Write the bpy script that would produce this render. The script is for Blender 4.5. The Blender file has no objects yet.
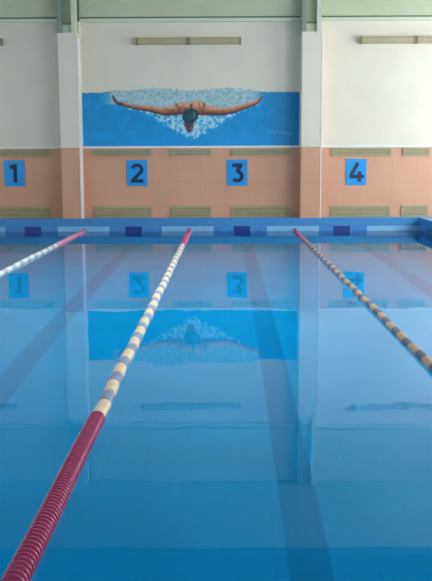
import bpy, bmesh, math, random
from mathutils import Vector, Matrix, noise
random.seed(4)
S = bpy.context.scene
C = S.collection

# ------------------------------------------------------------------ camera
F_PX = 876.0
PITCH, YAW, ROLL = math.radians(8.43), math.radians(0.59), math.radians(0.22)
fw = Vector((-math.sin(YAW)*math.cos(PITCH), math.cos(YAW)*math.cos(PITCH), -math.sin(PITCH)))
rt = Vector((math.cos(YAW), math.sin(YAW), 0)); up = rt.cross(fw)
r2 = rt*math.cos(ROLL) - up*math.sin(ROLL); u2 = up*math.cos(ROLL) + rt*math.sin(ROLL)
cam_d = bpy.data.cameras.new('camera'); cam = bpy.data.objects.new('camera', cam_d); C.objects.link(cam)
m = Matrix((r2, u2, -fw)).transposed().to_4x4(); m.translation = Vector((0, 0, 1.72)); cam.matrix_world = m
cam_d.sensor_fit = 'VERTICAL'; cam_d.sensor_height = 24; cam_d.lens = F_PX/581*24; cam_d.clip_end = 200
S.camera = cam

# ------------------------------------------------------------------ world, lights, exposure
W = bpy.data.worlds.new('world'); S.world = W; W.use_nodes = True
bg = W.node_tree.nodes['Background']; bg.inputs[0].default_value = (.62, .78, 1, 1); bg.inputs[1].default_value = .6
def area(name, loc, rot, sx, sy, power, col):
    l = bpy.data.lights.new(name, 'AREA'); l.shape = 'RECTANGLE'; l.size = sx; l.size_y = sy
    l.energy = power; l.color = col
    o = bpy.data.objects.new(name, l); C.objects.link(o); o.location = loc; o.rotation_euler = rot
    return o
R90 = math.pi/2
WIN = [(-4.0, 1.0), (3.0, 8.0), (10.0, 15.0), (16.6, 21.2)]            # window openings along the side walls (Y ranges)
WZ0, WZ1 = 1.2, 5.2
for i, (a, b) in enumerate(WIN):
    area('daylight_right', (8.35, (a+b)/2, (WZ0+WZ1)/2), (0, R90, 0), WZ1-WZ0, b-a, (260, 380, 640, 560)[i], (1, .97, .92) if i < 3 else (.90, .96, 1))
    area('daylight_left', (-9.95, (a+b)/2, (WZ0+WZ1)/2), (0, -R90, 0), WZ1-WZ0, b-a, (120, 170, 210, 70)[i], (.98, .96, .95))
FILL_Y = [(7.6, 11.0), (12.2, 16.1)]; FILL_X = (-4.5, 3.5)                     # unseen roof openings, added to brighten the pool floor and lower wall
for i, (a, b) in enumerate(FILL_Y):
    area('added_roof_fill', ((FILL_X[0]+FILL_X[1])/2, (a+b)/2, 7.2), (0, 0, 0), FILL_X[1]-FILL_X[0], b-a, (480, 840)[i], (1, .97, .91))  # fill lamp added above each made-up roof opening
S.view_settings.view_transform = 'Standard'; S.view_settings.look = 'None'
S.view_settings.exposure = 0.0; S.view_settings.gamma = 1
S.view_settings.use_curve_mapping = False
S.cycles.max_bounces = 14; S.cycles.diffuse_bounces = 6; S.cycles.transmission_bounces = 10; S.cycles.glossy_bounces = 6
S.cycles.sample_clamp_indirect = 4
S.cycles.use_denoising = True

# ------------------------------------------------------------------ materials
def lin(c):
    return tuple(((v/255)/12.92 if v <= 10 else ((v/255+.055)/1.055)**2.4) for v in c) + (1,)
def mat(name, rgb, rough=.6, var=.06, scale=3, metal=0, bump=0, spec=.5, stretch=(1, 1, 1)):
    M = bpy.data.materials.new(name); M.use_nodes = True; nt = M.node_tree; N = nt.nodes; L = nt.links
    P = N['Principled BSDF']; P.inputs['Roughness'].default_value = rough; P.inputs['Metallic'].default_value = metal
    P.inputs['Specular IOR Level'].default_value = spec
    tc = N.new('ShaderNodeTexCoord'); mp = N.new('ShaderNodeMapping'); mp.inputs['Scale'].default_value = stretch
    no = N.new('ShaderNodeTexNoise'); no.inputs['Scale'].default_value = scale; no.inputs['Detail'].default_value = 5
    L.new(tc.outputs['Object'], mp.inputs[0]); L.new(mp.outputs[0], no.inputs['Vector'])
    rp = N.new('ShaderNodeValToRGB'); c = lin(rgb)
    rp.color_ramp.elements[0].position = .3; rp.color_ramp.elements[1].position = .7
    rp.color_ramp.elements[0].color = tuple(max(0, v*(1-var)) for v in c[:3]) + (1,)
    rp.color_ramp.elements[1].color = tuple(min(1, v*(1+var)) for v in c[:3]) + (1,)
    L.new(no.outputs[0], rp.inputs[0]); L.new(rp.outputs[0], P.inputs['Base Color'])
    if bump:
        b = N.new('ShaderNodeBump'); b.inputs['Strength'].default_value = bump; b.inputs['Distance'].default_value = .01
        L.new(no.outputs[0], b.inputs['Height']); L.new(b.outputs[0], P.inputs['Normal'])
    return M
def tiled(name, rgb, grout, size=.15, rough=.35, plane='XY', var=.05, mortar=.03, spec=.5):
    """square tiles: brick texture in object space"""
    M = mat(name, rgb, rough, var, 1.2); nt = M.node_tree; N = nt.nodes; L = nt.links
    P = N['Principled BSDF']; rp = [n for n in N if n.type == 'VALTORGB'][0]
    tc = [n for n in N if n.type == 'TEX_COORD'][0]
    sp = N.new('ShaderNodeSeparateXYZ'); cb = N.new('ShaderNodeCombineXYZ'); L.new(tc.outputs['Object'], sp.inputs[0])
    for k, ax in enumerate(plane): L.new(sp.outputs['XYZ'.index(ax)], cb.inputs[k])
    br = N.new('ShaderNodeTexBrick'); br.offset = 0; br.inputs['Scale'].default_value = 1
    br.inputs['Brick Width'].default_value = size; br.inputs['Row Height'].default_value = size
    br.inputs['Mortar Size'].default_value = size*mortar; br.inputs['Mortar'].default_value = lin(grout)
    L.new(cb.outputs[0], br.inputs['Vector']); L.new(rp.outputs[0], br.inputs['Color1']); L.new(rp.outputs[0], br.inputs['Color2'])
    L.new(br.outputs['Color'], P.inputs['Base Color'])
    P.inputs['Specular IOR Level'].default_value = spec
    return M
M_white = mat('white_plaster', (224, 210, 192), .8, .03, 1.5, bump=.1)
M_orange = tiled('orange_panel', (212, 156, 124), (206, 150, 118), .6, .55, 'XZ', .04, .015)
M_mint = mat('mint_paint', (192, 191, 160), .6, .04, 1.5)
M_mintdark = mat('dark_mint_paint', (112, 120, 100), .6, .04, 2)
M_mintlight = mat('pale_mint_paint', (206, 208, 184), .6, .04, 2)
M_beam = mat('dark_beam_paint', (70, 92, 98), .7, .05, 2)
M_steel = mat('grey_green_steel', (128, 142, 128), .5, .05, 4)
M_ceilpale = mat('pale_ceiling_paint', (168, 186, 172), .85, .04, .8)
M_ceiling = mat('ceiling_paint', (110, 118, 110), .85, .04, .8)
M_wall = mat('side_wall_paint', (205, 205, 200), .85, .04, .8)
M_deck = tiled('deck_tile', (104, 162, 206), (96, 153, 198), .15)
M_floor = tiled('pool_floor_tile', (0, 178, 240), (0, 173, 236), .30, .6, 'XY', .05, .02, 0)
M_pwall = tiled('pool_wall_tile', (66, 136, 194), (60, 128, 187), .15, .6, 'XZ', spec=0)
M_pside = tiled('pool_side_tile', (66, 136, 194), (60, 128, 187), .15, .6, 'YZ', spec=0)
M_edge = tiled('pool_edge_tile', (66, 136, 194), (60, 128, 187), .15, .35, 'XZ')
M_mark = tiled('lane_mark_tile', (0, 157, 218), (0, 154, 214), .15, .6, spec=0)
M_tw = mat('pale_blue_tile', (128, 184, 222), .3, .05, 8)
M_tn = mat('navy_tile', (36, 58, 136), .3, .05, 8)
M_tm = mat('mid_blue_tile', (66, 134, 200), .3, .08, 8)
M_olive = mat('olive_slats', (172, 158, 124), .6, .06, 6)
M_olived = mat('olive_frame', (174, 160, 124), .6, .06, 6)
M_dark = mat('dark_void', (126, 116, 92), .8, .05, 5)
M_beige = mat('beige_plastic', (172, 158, 126), .5, .04, 5)
M_beiged = mat('beige_end_cap', (144, 132, 104), .5, .04, 5)
M_sign = mat('sign_blue', (14, 150, 222), .45, .05, 3)
M_num = mat('number_navy', (22, 44, 82), .5, .05, 3)
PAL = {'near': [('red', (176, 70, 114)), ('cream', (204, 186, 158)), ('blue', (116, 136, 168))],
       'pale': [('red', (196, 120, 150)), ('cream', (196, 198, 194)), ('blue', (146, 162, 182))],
       'shaded': [('red', (170, 92, 122)), ('cream', (156, 130, 112)), ('blue', (64, 86, 114))]}  # right rope: shade of its backlit side put into darker float colours
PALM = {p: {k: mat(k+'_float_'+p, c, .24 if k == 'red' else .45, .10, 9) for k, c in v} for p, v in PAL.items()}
M_cable = mat('steel_cable', (120, 122, 126), .35, .05, 20, metal=1)
M_bead = mat('corner_bead_white', (238, 226, 220), .4, .02, 3)
M_frame = mat('window_frame_white', (225, 226, 224), .5, .02, 3)

def water_mat():
    M = bpy.data.materials.new('still_water'); M.use_nodes = True; nt = M.node_tree; N = nt.nodes; L = nt.links
    N.remove(N['Principled BSDF']); out = N['Material Output']
    rf = N.new('ShaderNodeBsdfRefraction'); rf.inputs['IOR'].default_value = 1.333; rf.inputs['Roughness'].default_value = 0
    rf.inputs['Color'].default_value = (.5, .98, 1, 1)                     # water takes the red out of what passes through
    gl = N.new('ShaderNodeBsdfGlossy'); gl.inputs['Roughness'].default_value = 0
    fr = N.new('ShaderNodeFresnel'); fr.inputs['IOR'].default_value = 1.333
    g = N.new('ShaderNodeMixShader'); L.new(fr.outputs[0], g.inputs[0]); L.new(rf.outputs[0], g.inputs[1]); L.new(gl.outputs[0], g.inputs[2])
    tc = N.new('ShaderNodeTexCoord'); mp = N.new('ShaderNodeMapping'); mp.inputs['Scale'].default_value = (1.0, .8, 1)
    L.new(tc.outputs['Object'], mp.inputs[0])
    a = N.new('ShaderNodeTexNoise'); a.inputs['Scale'].default_value = 1.3; a.inputs['Detail'].default_value = 1.5
    b = N.new('ShaderNodeTexNoise'); b.inputs['Scale'].default_value = 5; b.inputs['Detail'].default_value = 1
    L.new(mp.outputs[0], a.inputs['Vector']); L.new(mp.outputs[0], b.inputs['Vector'])
    mu = N.new('ShaderNodeMath'); mu.operation = 'MULTIPLY_ADD'; mu.inputs[1].default_value = .18
    L.new(b.outputs[0], mu.inputs[0]); L.new(a.outputs[0], mu.inputs[2])
    bp = N.new('ShaderNodeBump'); bp.inputs['Strength'].default_value = 1; bp.inputs['Distance'].default_value = .0015
    L.new(mu.outputs[0], bp.inputs['Height']); [L.new(bp.outputs[0], q.inputs['Normal']) for q in (rf, gl, fr)]
    L.new(g.outputs[0], out.inputs['Surface'])
    return M
M_water = water_mat()
def glass_mat():
    M = bpy.data.materials.new('window_glass'); M.use_nodes = True; nt = M.node_tree; N = nt.nodes; L = nt.links
    N.remove(N['Principled BSDF']); out = N['Material Output']
    t = N.new('ShaderNodeBsdfTransparent'); t.inputs[0].default_value = (.92, .95, .95, 1)
    g = N.new('ShaderNodeBsdfGlossy'); g.inputs['Roughness'].default_value = .02
    f = N.new('ShaderNodeFresnel'); f.inputs[0].default_value = 1.45; mx = N.new('ShaderNodeMixShader')
    L.new(f.outputs[0], mx.inputs[0]); L.new(t.outputs[0], mx.inputs[1]); L.new(g.outputs[0], mx.inputs[2]); L.new(mx.outputs[0], out.inputs[0])
    return M
M_glass = glass_mat()

# ------------------------------------------------------------------ helpers
def box(bm, x0, x1, y0, y1, z0, z1, mi=0):
    v = [bm.verts.new(p) for p in ((x0, y0, z0), (x1, y0, z0), (x1, y1, z0), (x0, y1, z0), (x0, y0, z1), (x1, y0, z1), (x1, y1, z1), (x0, y1, z1))]
    for q in ((3, 2, 1, 0), (4, 5, 6, 7), (0, 1, 5, 4), (1, 2, 6, 5), (2, 3, 7, 6), (3, 0, 4, 7)):
        f = bm.faces.new([v[i] for i in q]); f.material_index = mi
    return v
def obj(name, bm, mats, parent=None, bevel=0, smooth=False, loc=None):
    me = bpy.data.meshes.new(name)
    if bevel:
        bmesh.ops.bevel(bm, geom=list(bm.edges), offset=bevel, segments=2, affect='EDGES', clamp_overlap=True)
    bm.to_mesh(me); bm.free()
    for m_ in (mats if isinstance(mats, (list, tuple)) else [mats]): me.materials.append(m_)
    if smooth:
        for p in me.polygons: p.use_smooth = True
    o = bpy.data.objects.new(name, me); C.objects.link(o); o.parent = parent
    if loc: o.location = loc
    return o
def structure(name, boxes, mats, bevel=0):
    bm = bmesh.new()
    for b in boxes: box(bm, *b)
    o = obj(name, bm, mats, None, bevel); o['kind'] = 'structure'
    return o
def thing(name, label, cat, loc=(0, 0, 0), group=None):
    o = bpy.data.objects.new(name, None); o.empty_display_size = .2; C.objects.link(o); o.location = loc
    o['label'] = label; o['category'] = cat
    if group: o['group'] = group
    return o

# ------------------------------------------------------------------ room shell
YW, YP, XL, XR = 22.2, 21.6, -9.8, 8.2             # back wall face, pool end, side walls
PL, PR, PN, PD = -6.35, 4.8, 2.5, -1.5             # pool left, right, near end, floor
DK = .31                                           # deck height over the water
ZC = 6.65
Y0 = -6.0
structure('wall_back', [(XL, XR, YW, YW+.3, DK-.2, 2.05, 0), (XL, XR, YW, YW+.3, 2.05, ZC, 1)], [M_orange, M_white])
structure('wall_rear', [(XL, XR, Y0-.3, Y0, DK-.2, ZC)], M_wall)
def side_wall(name, x0, x1):
    bxs = [(x0, x1, Y0-.3, YW+.3, DK-.2, WZ0), (x0, x1, Y0-.3, YW+.3, WZ1, ZC)]
    e = [Y0-.3] + [v for w in WIN for v in w] + [YW+.3]
    for k in range(0, len(e), 2): bxs.append((x0, x1, e[k], e[k+1], WZ0, WZ1))
    return structure(name, bxs, M_wall)
side_wall('wall_right', XR, XR+.3); side_wall('wall_left', XL-.3, XL)
# the lower walls also close the room's shell below
cb = [(XL-.3, FILL_X[0], Y0-.3, YW+.3, ZC, ZC+.2), (FILL_X[1], XR+.3, Y0-.3, YW+.3, ZC, ZC+.2)]
ys = [Y0-.3] + [v for w in FILL_Y for v in w] + [YW+.3]
for k in range(0, len(ys), 2): cb.append((FILL_X[0], FILL_X[1], ys[k], ys[k+1], ZC, ZC+.2))
structure('ceiling', cb, M_ceiling)
wn = 0
for x in (XR+.12, XL-.18):
    for (a, b) in WIN:
        wn += 1
        bm = bmesh.new(); t = .05
        box(bm, x, x+.06, a, b, WZ0, WZ0+t*1.6); box(bm, x, x+.06, a, b, WZ1-t*1.6, WZ1)
        n = 4
        for k in range(n+1):
            yy = a + (b-a)*k/n; box(bm, x, x+.06, max(a, yy-t/2), min(b, yy+t/2), WZ0+t*1.6, WZ1-t*1.6)
        o = obj('window_%d' % wn, bm, M_frame); o['kind'] = 'structure'
        bm = bmesh.new(); box(bm, x+.025, x+.031, a+.03, b-.03, WZ0+.09, WZ1-.09)
        obj('pane', bm, M_glass, o)
for (a, b) in FILL_Y:  # frames and panes for the added roof fill openings
    wn += 1; bm = bmesh.new()
    for k in range(7):
        xx = FILL_X[0]+.03+(FILL_X[1]-FILL_X[0]-.06)*k/6; box(bm, xx-.03, xx+.03, a, b, ZC+.1, ZC+.18)
    o = obj('window_%d' % wn, bm, M_frame); o['kind'] = 'structure'
    bm = bmesh.new(); box(bm, FILL_X[0], FILL_X[1], a, b, ZC+.12, ZC+.126); obj('pane', bm, M_glass, o)
# decks around the basin (one ring) and the basin
structure('floor', [(XL, XR, YP, YW, DK-.5, DK, 0), (XL, PL, Y0, YP, DK-.5, DK, 0), (PR, XR, Y0, YP, DK-.5, DK, 0), (PL, PR, Y0, PN, DK-.5, DK, 0)], [M_deck])
structure('ceiling_strip', [(XL, XR, 17.15, YW-.12, ZC-.03, ZC)], M_ceilpale)
structure('pool_floor', [(PL, PR, PN, YP, PD-.2, PD)], M_floor)
structure('pool_wall_back', [(PL-.1, PR+.1, YP, YP+.2, PD, DK-.5)], M_pwall)
structure('pool_wall_front', [(PL-.1, PR+.1, PN-.2, PN, PD, DK-.5)], M_pwall)
structure('pool_wall_left', [(PL-.2, PL, PN, YP, PD, DK-.5)], M_pside)
structure('pool_wall_right', [(PR, PR+.2, PN, YP, PD, DK-.5)], M_pside)
# coping: shallow nosing with the waterline course
bm = bmesh.new()
e = .012
box(bm, PL, PR, YP-e, YP, .125, DK+.004); box(bm, PL, PR, YP-e, YP, -.30, 0)
o = obj('trim_1', bm, M_edge); o['kind'] = 'structure'
bm = bmesh.new(); box(bm, PR-e, PR, PN, YP-e, .125, DK+.004); box(bm, PR-e, PR, PN, YP-e, -.3, 0)
o = obj('trim_2', bm, M_pside); o['kind'] = 'structure'
def course(name, along, fixed, lo, hi, marks):
    """one course of tiles: mid blue with white and navy blocks"""
    bm = bmesh.new(); segs = []; cur = lo
    for a, b, mi in sorted(marks):
        a, b = max(a, lo), min(b, hi)
        if b <= a: continue
        if a > cur: segs.append((cur, a, 0))
        segs.append((a, b, mi)); cur = b
    if cur < hi: segs.append((cur, hi, 0))
    for a, b, mi in segs:
        if along == 'x': box(bm, a, b, fixed-.016, fixed, 0, .122, mi)
        else: box(bm, fixed-.016, fixed, a, b, 0, .122, mi)
    o = obj(name, bm, [M_tm, M_tw, M_tn]); o['kind'] = 'structure'
mk = []
for c in (-6.04, -3.47, -.90, 1.70): mk.append((c-.66, c+.62, 1))
mk.append((3.50, 4.8, 1))
for c in (-4.74, -2.25, .425, 2.875): mk.append((c-.205, c+.205, 2))
course('trim_3', 'x', YP, PL, PR, mk)
mk = []
y = YP-.9
while y > PN+1:
    mk += [(y-.45, y, 2), (y-2.2, y-1.1, 1)]; y -= 3.0
course('trim_4', 'y', PR, PN, YP-.016, mk)
# dark lane lines on the pool floor
for k, x in enumerate((-4.7, -2.1, .5, 3.1)):
    bm = bmesh.new(); box(bm, x-.13, x+.13, PN+1.5, YP-1.6, PD, PD+.004); box(bm, x-.45, x+.45, YP-1.86, YP-1.6, PD, PD+.004)
    box(bm, x-.45, x+.45, PN+1.5, PN+1.76, PD, PD+.004)
    o = obj('lane_line', bm, M_mark); o['label'] = ['dark blue lane line on the pool floor in lane 1', 'dark blue lane line on the pool floor in lane 2', 'dark blue lane line on the pool floor in lane 3', 'dark blue lane line on the pool floor in lane 4'][k]
    o['category'] = 'lane line'; o['group'] = 'lane lines on the pool floor'
# water
bm = bmesh.new(); vs = [bm.verts.new(p) for p in ((PL, PN, 0), (PR, PN, 0), (PR, YP, 0), (PL, YP, 0))]; bm.faces.new(vs)
o = obj('pool_water', bm, M_water); o['kind'] = 'stuff'; o['label'] = 'still blue pool water mirroring the end wall'; o['category'] = 'water'
# trims of the back wall
CY = 21.75                                          # column fronts
COLS = [(-9.8, -9.44), (-4.03, -3.54), (1.86, 2.37), (7.75, 8.2)]
bays = [(-9.44, -4.03), (-3.54, 1.86), (2.37, 7.75)]
n = 5
for a, b in bays:
    structure('trim_%d' % n, [(a, b, YW-.015, YW, 2.035, 2.085)], M_frame); n += 1
for a, b in bays:                                   # mint beam above each bay
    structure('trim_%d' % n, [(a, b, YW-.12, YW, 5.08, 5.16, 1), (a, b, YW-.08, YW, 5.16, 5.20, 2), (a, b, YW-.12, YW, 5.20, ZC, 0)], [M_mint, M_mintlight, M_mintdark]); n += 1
for i, (a, b) in enumerate(COLS):
    if 0 < i < 3:
        bm = bmesh.new()
        prof = [(a, YW), (a, CY+.02), (a+.02, CY), (b-.025, CY), (b, CY+.025), (b, YW)]
        zs = [DK, 2.05, 4.78]
        rows = [[bm.verts.new((x, y, z)) for x, y in prof] for z in zs]
        for k in range(2):
            for j in range(6):
                f = bm.faces.new((rows[k][j], rows[k+1][j], rows[k+1][(j+1) % 6], rows[k][(j+1) % 6])); f.material_index = k
        f = bm.faces.new(rows[2]); f.material_index = 1; bm.faces.new(rows[0][::-1])
        bmesh.ops.recalc_face_normals(bm, faces=bm.faces)
        o = obj('wall_column', bm, [M_orange, M_white]); o['kind'] = 'structure'
        o['label'] = ['', 'column left of the swimmer mural', 'column right of the swimmer mural'][i]
    else:
        structure('wall_column', [(a, b, CY, YW, DK, 2.05, 0), (a, b, CY, YW, 2.05, ZC, 1)], [M_orange, M_white])
for a, b in COLS[1:3]:                              # pilaster return above the column and white corner bead down its right edge
    structure('trim_%d' % n, [(b-.03, b, CY+.26, YW, 4.785, 5.08)], [M_white]); n += 1
    structure('trim_%d' % n, [(b-.022, b+.006, CY-.006, CY, DK, 4.66), (b, b+.006, CY, CY+.30, DK, 4.66)], [M_bead]); n += 1
# overhead beams of the ceiling
for y in (16.95, 11.6, 5.7, 0):
    structure('ceiling_beam', [(XL, XR, y-.2, y+.2, ZC-.45, ZC)], M_beam)

# ------------------------------------------------------------------ steel posts on the columns
for i, (a, b) in enumerate(COLS[1:3]):
    t = thing('steel_post', ['grey-green steel roof post standing on the column left of the mural', 'grey-green steel roof post standing on the column right of the mural'][i],
              'post', ((a+b)/2, CY+.15, 4.78), 'steel posts above the columns')
    w = (b-a)/2
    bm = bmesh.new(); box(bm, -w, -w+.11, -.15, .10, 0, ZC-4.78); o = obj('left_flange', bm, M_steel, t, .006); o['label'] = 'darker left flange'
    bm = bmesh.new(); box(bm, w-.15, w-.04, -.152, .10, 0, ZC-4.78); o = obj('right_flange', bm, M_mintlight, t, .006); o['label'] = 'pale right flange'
    bm = bmesh.new(); box(bm, -w+.11, w-.15, .02, .06, .24, ZC-4.78); obj('web_plate', bm, M_mint, t)
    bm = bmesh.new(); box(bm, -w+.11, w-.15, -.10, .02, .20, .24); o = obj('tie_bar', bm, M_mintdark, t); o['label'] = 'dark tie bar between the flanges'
    bm = bmesh.new(); box(bm, -w+.11, w-.15, -.06, .06, 0, .20); obj('foot_plate', bm, M_mintlight, t)

# ------------------------------------------------------------------ mural
def sstep(a, b, x):
    t = min(1, max(0, (x-a)/(b-a))); return t*t*(3-2*t)
def mixc(a, b, t): return tuple(a[i]+(b[i]-a[i])*t for i in range(3))
def seg_d(px, py, pts):
    """distance to a tapered polyline, negative inside; also signed side and parameter"""
    best = (1e9, 0, 0)
    for (x0, y0, r0), (x1, y1, r1) in zip(pts, pts[1:]):
        dx, dy = x1-x0, y1-y0; L2 = dx*dx+dy*dy
        t = min(1, max(0, ((px-x0)*dx+(py-y0)*dy)/L2)); cx, cy = x0+dx*t, y0+dy*t
        d = math.hypot(px-cx, py-cy) - (r0+(r1-r0)*t)
        if d < best[0]: best = (d, (py-cy)/max(.1, r0+(r1-r0)*t), t)
    return best
ARM_L = [(113, 96, .8), (115, 100.5, 1.3), (118, 103.2, 1.5), (124, 104.6, 1.6), (132.4, 106.4, 2.1), (140, 107.7, 2.4), (148.6, 108.8, 2.8), (157, 110.6, 3.2), (165, 111.6, 4.1), (175, 110.6, 4.9), (184, 108.5, 5)]
ARM_R = [(262.6, 96.8, .8), (260.2, 100, 1.2), (257, 103.3, 1.8), (248.6, 106, 2.4), (242, 108, 2.5), (235.7, 110.2, 3.0), (227, 111.6, 3.2), (219, 112, 3.8), (208, 111, 4.8), (198, 109, 5)]
def nz(x, y, s, o=0): return .65*noise.noise(Vector((x*s, y*s, o))) + .35*noise.noise(Vector((x*s*2.1+7, y*s*2.1, o+3)))
def paint(x, y):
    """colour of the painted wall at mural coordinates (x 82..300, y 84..146), None = bare wall"""
    n1, n2, n3 = nz(x, y, .10, 1), nz(x, y, .28, 5), nz(x+y*.6, y*1.3, .30, 9)
    top = 92.6 + .5*n2 + .4*n3
    inspl = sstep(100, 116, x)*(1-sstep(252, 268, x))
    top -= inspl*(3.2 + 3.0*n2 + 1.6*n3 + 1.2*math.sin(x*.09))
    if y < top: return None
    # blue water
    c = mixc((0, 130, 190), (4, 150, 208), .5+.9*n1)
    c = mixc(c, (6, 152, 218), sstep(120, 146, y)*.6)
    c = mixc(c, (28, 120, 176), sstep(262, 285, x)*.55)  # right end darkened: shade painted into the blue
    # arm line
    al = 104+7*sstep(112, 175, x) if x < 190 else 111-8*sstep(220, 262, x)
    # spray above the arms
    ab = inspl*sstep(0, 2.0, al+1.5-y)
    sp = mixc((150, 182, 190), (206, 212, 204), .5+1.1*n2); sp = mixc(sp, (104, 152, 166), max(0, min(.5, .9*n3+.12)))
    c = mixc(c, sp, ab*.95)
    # foam below the arms
    dx = abs(x-192)/1.0
    lim = al + 4 + 25*max(0, 1-dx/52)**1.1 + 4*n2
    fo = sstep(1.5, -2.5, y-lim)*sstep(al-1, al+2, y)*(1-sstep(60, 74, dx))
    fo *= .15+.85*sstep(-.3, .35, n2+.4*n3+.35*(1-dx/45))
    fc = mixc((110, 178, 210), (204, 224, 230), min(1, max(0, .55+.4*n3+1.2*n2)))
    c = mixc(c, fc, fo*.9)
    # arms
    skin, dark, lite = (176, 106, 76), (74, 46, 56), (216, 156, 122)
    for pts in (ARM_L, ARM_R):
        d, s, t = seg_d(x, y, pts)
        if d < 1.0:
            k = mixc(lite, skin, sstep(-.8, .1, s)); k = mixc(k, dark, sstep(.0, .85, s)*.85)
            k = mixc(k, dark, max(0, min(.35, 1.2*n2-.1)))
            if pts is ARM_L and x < 124: k = mixc(k, (62, 58, 70), .7)
            c = mixc(c, k, sstep(.7, -.3, d))
    # back and shoulders
    for cx, cy, rx, ry in ((184.0, 108.3, 9.2, 6.0), (198.6, 108.0, 8.4, 7.4)):
        q = math.hypot((x-cx)/rx, (y-cy)/ry)
        if q < 1.15:
            k = mixc(lite, skin, sstep(-.5, .5, (y-cy)/ry)); k = mixc(k, dark, sstep(.2, 1.0, (y-cy)/ry)*.75)
            k = mixc(k, dark, .7*sstep(2.2, .3, abs(x-191.5-.12*(y-106))))
            k = mixc(k, dark, max(0, min(.3, 1.2*n2)))
            c = mixc(c, k, sstep(1.1, .92, q))
    # shadows that model the shoulders
    for x0, y0, x1, y1, w_, s_ in ((177, 105, 181, 115, 1.1, .55), (204.5, 104, 202.5, 115.5, 1.1, .55), (184, 104.5, 180, 110, .8, .35), (199, 103, 201, 110, .8, .35), (186, 109, 183.5, 116, 1.3, .6), (166, 109, 176, 113, .9, .4), (206, 113, 218, 112.5, .9, .4)):
        t = min(1, max(0, ((x-x0)*(x1-x0)+(y-y0)*(y1-y0))/((x1-x0)**2+(y1-y0)**2)))
        c = mixc(c, dark, s_*math.exp(-(math.hypot(x-x0-(x1-x0)*t, y-y0-(y1-y0)*t)/w_)**2))
    for x0, y0, w_, h_, s_ in ((184, 103.8, 4, 1.0, .6), (197, 102.2, 3.4, 1.0, .6), (171, 108.2, 5, 1.0, .5), (212, 109.2, 6, 1.1, .5)):
        c = mixc(c, (228, 176, 140), s_*math.exp(-((x-x0)/w_)**2-((y-y0)/h_)**2))
    # face under the cap
    q = math.hypot((x-189.3)/(5.4-.25*max(0, y-124)), (y-126)/7.4)
    if q < 1.1:
        k = mixc((138, 92, 92), (62, 48, 66), max(0, min(1, .45+1.6*n3)))
        k = mixc(k, (52, 40, 58), .8*sstep(1.0, .2, abs(y-126.2))*sstep(4.5, 3, abs(x-189)))    # goggles
        k = mixc(k, (60, 36, 50), .8*sstep(.8, .1, abs(y-130.2))*sstep(2.4, 1.4, abs(x-189.5)))  # mouth
        c = mixc(c, k, sstep(1.08, .88, q))
    # swim cap
    q = math.hypot((x-190.6-.16*(117-y))/(7.9-.09*(y-117)), (y-116.6)/(7.8 if y < 117 else 7.4))
    if q < 1.06:
        k = mixc((26, 84, 96), (18, 54, 66), sstep(.1, 1, q)); k = mixc(k, (96, 140, 150), .75*math.exp(-((x-194.6)/1.5)**2-((y-115)/4.2)**2))
        k = mixc(k, (150, 110, 100), .7*sstep(-4, -8, x-191-.1*(y-117))*sstep(116, 112, y))
        c = mixc(c, k, sstep(1.04, .94, q))
    # painted signature: a light illegible scrawl
    if 268 < x < 293 and 129 < y < 139:
        yy = 131.5+(x-270)*.16+1.7*math.sin(x*1.35)*math.exp(-(x-270)/14) + .8*math.sin(x*2.7)
        c = mixc(c, (150, 190, 220), .6*sstep(1.0, .2, abs(y-yy)))
    return c
MX0, MX1, MZ0, MZ1 = -3.538, 1.858, 2.088, 3.60
NX, NZ = 470, 128
bm = bmesh.new(); lay = bm.verts.layers.float_color.new('paint'); col = {}; grid = {}
def wx(x): return x*40.4 + 225.0           # wall metres to mural units
def wy(z): return 146 - (z-2.096)*40.9
for j in range(NZ+1):
    z = MZ0+(MZ1-MZ0)*j/NZ
    for i in range(NX+1):
        x = MX0+(MX1-MX0)*i/NX; c = paint(wx(x), wy(z))
        if c is not None:
            v = bm.verts.new((x, 0, z-MZ0)); grid[i, j] = v; col[v] = c
for j in range(NZ):
    for i in range(NX):
        q = [grid.get(k) for k in ((i, j), (i+1, j), (i+1, j+1), (i, j+1))]
        if None not in q: bm.faces.new(q)
for v, c in col.items(): v[lay] = lin(tuple(max(0, min(255, t)) for t in c))
for v in [v for v in bm.verts if not v.link_faces]: bm.verts.remove(v)
M_mural = mat('mural_paint', (128, 128, 128), .6, .05, 3)
nt = M_mural.node_tree; at = nt.nodes.new('ShaderNodeAttribute'); at.attribute_name = 'paint'
nt.links.new(at.outputs['Color'], nt.nodes['Principled BSDF'].inputs['Base Color'])
o = obj('wall_mural', bm, M_mural, loc=(0, YW-.004, MZ0))
o['label'] = 'wide painted mural of a butterfly swimmer with dark cap in blue water'; o['category'] = 'mural'

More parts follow.
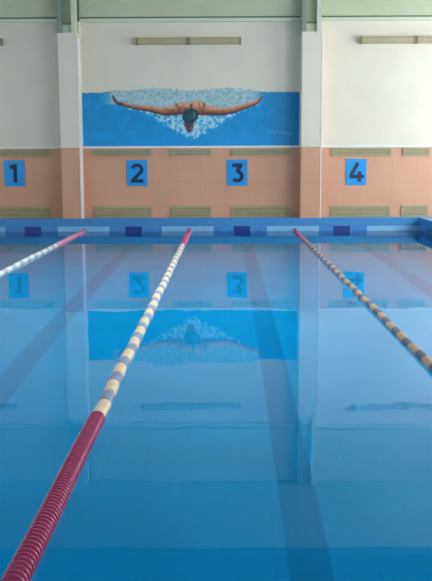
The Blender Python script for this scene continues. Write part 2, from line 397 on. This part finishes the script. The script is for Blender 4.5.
# ------------------------------------------------------------------ lane number signs
def stroke(bm, pts, w, th=.006):
    """thick flat stroke with mitred joints, extruded towards -Y"""
    n = len(pts); L = []; R = []
    for i, p in enumerate(pts):
        a = Vector(pts[max(0, i-1)]); b = Vector(pts[min(n-1, i+1)])
        if 0 < i < n-1:
            d0 = (Vector(p)-a).normalized(); d1 = (b-Vector(p)).normalized(); d = (d0+d1).normalized()
            k = 1/max(.45, d.dot(d1))
        else: d = (b-a).normalized(); k = 1
        nrm = Vector((-d.y, d.x))*w/2*k; L.append(Vector(p)+nrm); R.append(Vector(p)-nrm)
    lo = [[bm.verts.new((q.x, y, q.y)) for q in s] for s in (L, R) for y in (0, -th)]
    Lb, Lf, Rb, Rf = lo
    for i in range(n-1):
        bm.faces.new((Lf[i], Lf[i+1], Rf[i+1], Rf[i])); bm.faces.new((Lb[i+1], Lb[i], Rb[i], Rb[i+1]))
        bm.faces.new((Lb[i], Lb[i+1], Lf[i+1], Lf[i])); bm.faces.new((Rf[i], Rf[i+1], Rb[i+1], Rb[i]))
    bm.faces.new((Lb[0], Lf[0], Rf[0], Rb[0])); bm.faces.new((Lb[-1], Rb[-1], Rf[-1], Lf[-1]))
    bmesh.ops.recalc_face_normals(bm, faces=bm.faces)
def arc(cx, cy, rx, ry, a0, a1, n=12):
    return [(cx+rx*math.cos(math.radians(a0+(a1-a0)*k/n)), cy+ry*math.sin(math.radians(a0+(a1-a0)*k/n))) for k in range(n+1)]
DIG = {   # strokes in a 0..1 high glyph box, x centred
 1: [[(-.21, .80), (.05, .94)], [(.05, 1.0), (.05, 0)]],
 2: [arc(.0, .70, .25, .235, 165, -35, 14) + [(-.26, .085)], [(-.33, .085), (.33, .085)]],
 3: [[(-.27, .915), (.27, .915)], [(.22, .90), (-.02, .60)], [(-.04, .57)] + arc(.0, .325, .25, .245, 85, -145, 16)],
 4: [[(.07, 1.0), (-.30, .30)], [(-.36, .27), (.40, .27)], [(.17, .55), (.17, 0)]],
}
SIGNS = [(1, -5.29, 'lane 1'), (2, -2.20, 'lane 2'), (3, .315, 'lane 3'), (4, 3.30, 'lane 4')]
for num, x, s in SIGNS:
    zc = {1: 1.425, 2: 1.42, 3: 1.42, 4: 1.425}[num]
    t = thing('number_sign', 'blue rectangular sign with dark number %d on the orange wall' % num, 'sign', (x, YW, zc-.325), 'lane number signs on the orange wall')
    bm = bmesh.new(); box(bm, -.255, .255, -.02, 0, 0, .65); obj('board', bm, M_sign, t, .004)
    bm = bmesh.new()
    for q, st in enumerate(DIG[num]): stroke(bm, [(px*.47, .09+py*.46) for px, py in st], .090, .006+.002*q)
    o = obj('number', bm, M_num, t, loc=(0, -.02, 0)); o['label'] = 'dark navy number %d' % num

# ------------------------------------------------------------------ vent grilles
def grille(x0, x1, z0, z1, label):
    w, h = x1-x0, z1-z0
    t = thing('vent_grille', label, 'vent', ((x0+x1)/2, YW, z0), 'olive vent grilles on the orange wall')
    f = .035; a, b = -w/2, w/2
    bm = bmesh.new()
    box(bm, a, b, -.035, 0, 0, f); box(bm, a, b, -.035, 0, h-f, h); box(bm, a, a+f, -.035, 0, f, h-f); box(bm, b-f, b, -.035, 0, f, h-f)
    obj('frame', bm, M_olived, t, .003)
    bm = bmesh.new(); k = f+.012
    while k < h-f-.01:
        vs = box(bm, a+f, b-f, -.030, -.010, k, k+.020)
        for v in vs:
            if v.co.y > -.02: v.co.z += .014
        k += .034
    obj('louvres', bm, M_olive, t)
    bm = bmesh.new(); box(bm, a+f, b-f, -.006, 0, f, h-f); obj('backing', bm, M_dark, t)
TOP = (1.835, 2.02); BOT = (DK+.005, .585)
G = [(-6.4, -4.38, 'above number sign 1', 'under number sign 1'),
     (-3.29, -1.83, 'above number sign 2', 'under number sign 2'),
     (-1.35, -.33, 'between signs 2 and 3', 'between signs 2 and 3'),
     (.18, 1.64, 'above number sign 3', 'under number sign 3'),
     (2.68, 4.17, 'above number sign 4', 'under number sign 4'),
     (4.45, 5.12, 'cut by right edge', 'cut by right edge')]
for a, b, ta, tb in G:
    grille(a, b, TOP[0], TOP[1], 'thin olive slatted vent grille high on orange wall, ' + ta)
    grille(a, b, BOT[0], BOT[1], 'deeper olive slatted vent grille at orange wall foot, ' + tb)

# ------------------------------------------------------------------ strip fittings high on the wall
def strip(x0, x1, label):
    t = thing('strip_light', label, 'light fitting', ((x0+x1)/2, YW, 4.535), 'beige strip fittings high on the white wall')
    w = (x1-x0)/2
    bm = bmesh.new(); box(bm, -w+.05, w-.05, -.10, 0, .01, .165); obj('housing', bm, M_beige, t, .012)
    bm = bmesh.new(); box(bm, -w+.05, w-.05, -.125, -.10, .03, .145); obj('diffuser', bm, M_beige, t, .01)
    for s in (-1, 1):
        bm = bmesh.new(); box(bm, min(s*w, s*(w-.05)), max(s*w, s*(w-.05)), -.13, 0, 0, .175); obj('end_cap', bm, M_beiged, t, .01)
strip(-2.17, -.885, 'left half of the long beige strip fitting above the swimmer mural')
strip(-.875, .41, 'right half of the long beige strip fitting above the swimmer mural')
strip(3.32, 4.67, 'left beige strip fitting on the white wall right of the columns')
strip(4.68, 6.0, 'beige strip fitting cut off by the right edge of the photo')
strip(-6.8, -5.45, 'beige strip fitting barely showing at the left edge of the photo')

# ------------------------------------------------------------------ lane ropes
SEG = 20
def lathe(bm, prof, y0, cx=0, cz=0, mi=0, seg=SEG):
    rings = []
    for y, r in prof:
        rings.append([bm.verts.new((cx+r*math.cos(2*math.pi*k/seg), y0+y, cz+r*math.sin(2*math.pi*k/seg))) for k in range(seg)])
    for a, b in zip(rings, rings[1:]):
        for k in range(seg):
            f = bm.faces.new((a[k], a[(k+1) % seg], b[(k+1) % seg], b[k])); f.material_index = mi
    bm.faces.new(rings[0][::-1]).material_index = mi; bm.faces.new(rings[-1]).material_index = mi
PITCHD = .040
DISC = [(-.0160, .024), (-.0160, .034), (-.0115, .0530), (-.008, .0565), (-.002, .0565), (.002, .053), (.0050, .036), (.0195, .033), (.0195, .024)]
def ribs(L, depth, r=.060):
    n = max(2, round(L/.046)); p = L/n; pr = [(-L/2+.004, .026)]
    for k in range(n):
        y = -L/2+p*k
        pr += [(y+p*.12, r-depth), (y+p*.30, r), (y+p*.72, r), (y+p*.90, r-depth)]
    pr.append((L/2-.004, .026)); return pr
def mesh_of(name, prof, material, seg=SEG):
    bm = bmesh.new(); lathe(bm, prof, 0, seg=seg); me = bpy.data.meshes.new(name); bm.to_mesh(me); bm.free(); me.materials.append(material)
    for p in me.polygons: p.use_smooth = len(p.vertices) == 4
    return me
BLEN, CLEN = .24, .31
def rope(x, y_end, label, phase, near_red, far_red, seen_from, pal, rad):
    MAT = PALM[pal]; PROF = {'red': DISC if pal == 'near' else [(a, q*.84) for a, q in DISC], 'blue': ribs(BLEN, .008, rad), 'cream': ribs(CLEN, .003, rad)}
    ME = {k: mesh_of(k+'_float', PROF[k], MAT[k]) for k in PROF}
    t = thing('lane_rope', label, 'lane rope', (x, y_end, 0), 'lane ropes floating on the pool')
    cz = .012
    fl = []                                   # (kind, y)
    y = PN+.15
    while y < near_red: fl.append(('red', y)); y += PITCHD
    y = y-PITCHD/2+.002; k = 0
    while y < far_red:
        kind, L = (('cream', CLEN), ('blue', BLEN))[k % 2]; fl.append((kind, y+L/2)); y += L; k += 1
    y += PITCHD/2
    while y < YP-.12: fl.append(('red', y)); y += PITCHD
    seen = [f for f in fl if f[1] > seen_from][:100]; rest = [f for f in fl if f not in seen]   # those out of view or past the hundred
    for kind, yy in seen:
        o = bpy.data.objects.new('float', ME[kind]); C.objects.link(o); o.parent = t
        wob = .003*math.sin(yy*3.1+phase)
        o.location = (wob, yy-y_end, cz+.004*math.sin(yy*1.7+phase)); o.rotation_euler = (0, random.random()*6, .03*math.sin(yy*7+phase))
        o['label'] = {'red': 'red float', 'cream': 'cream float', 'blue': 'blue float'}[kind]
    if rest:
        bm = bmesh.new()
        for kind, yy in rest: lathe(bm, PROF[kind], yy-y_end, 0, cz, list(MAT).index(kind), 12)
        o = obj('float', bm, list(MAT.values()), t); o['kind'] = 'stuff'
    bm = bmesh.new(); lathe(bm, [(PN-y_end+.02, .006), (YP-.03-y_end, .006)], 0, 0, cz, 0, 8); obj('cable', bm, M_cable, t)
    bm = bmesh.new(); lathe(bm, [(0, .02), (.07, .02)], YP-.105-y_end, 0, cz, 0, 10); box(bm, -.03, .03, YP-.034-y_end, YP-.017-y_end, cz-.012, cz+.06); obj('wall_hook', bm, M_cable, t)
    return t
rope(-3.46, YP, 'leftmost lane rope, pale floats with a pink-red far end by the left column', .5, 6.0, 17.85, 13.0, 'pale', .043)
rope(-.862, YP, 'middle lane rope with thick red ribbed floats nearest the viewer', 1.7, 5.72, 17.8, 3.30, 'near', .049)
rope(1.725, YP, 'right lane rope with alternating blue and cream floats, darkened in colour as its shaded side', 2.9, 6.0, 18.6, 7.0, 'shaded', .043)
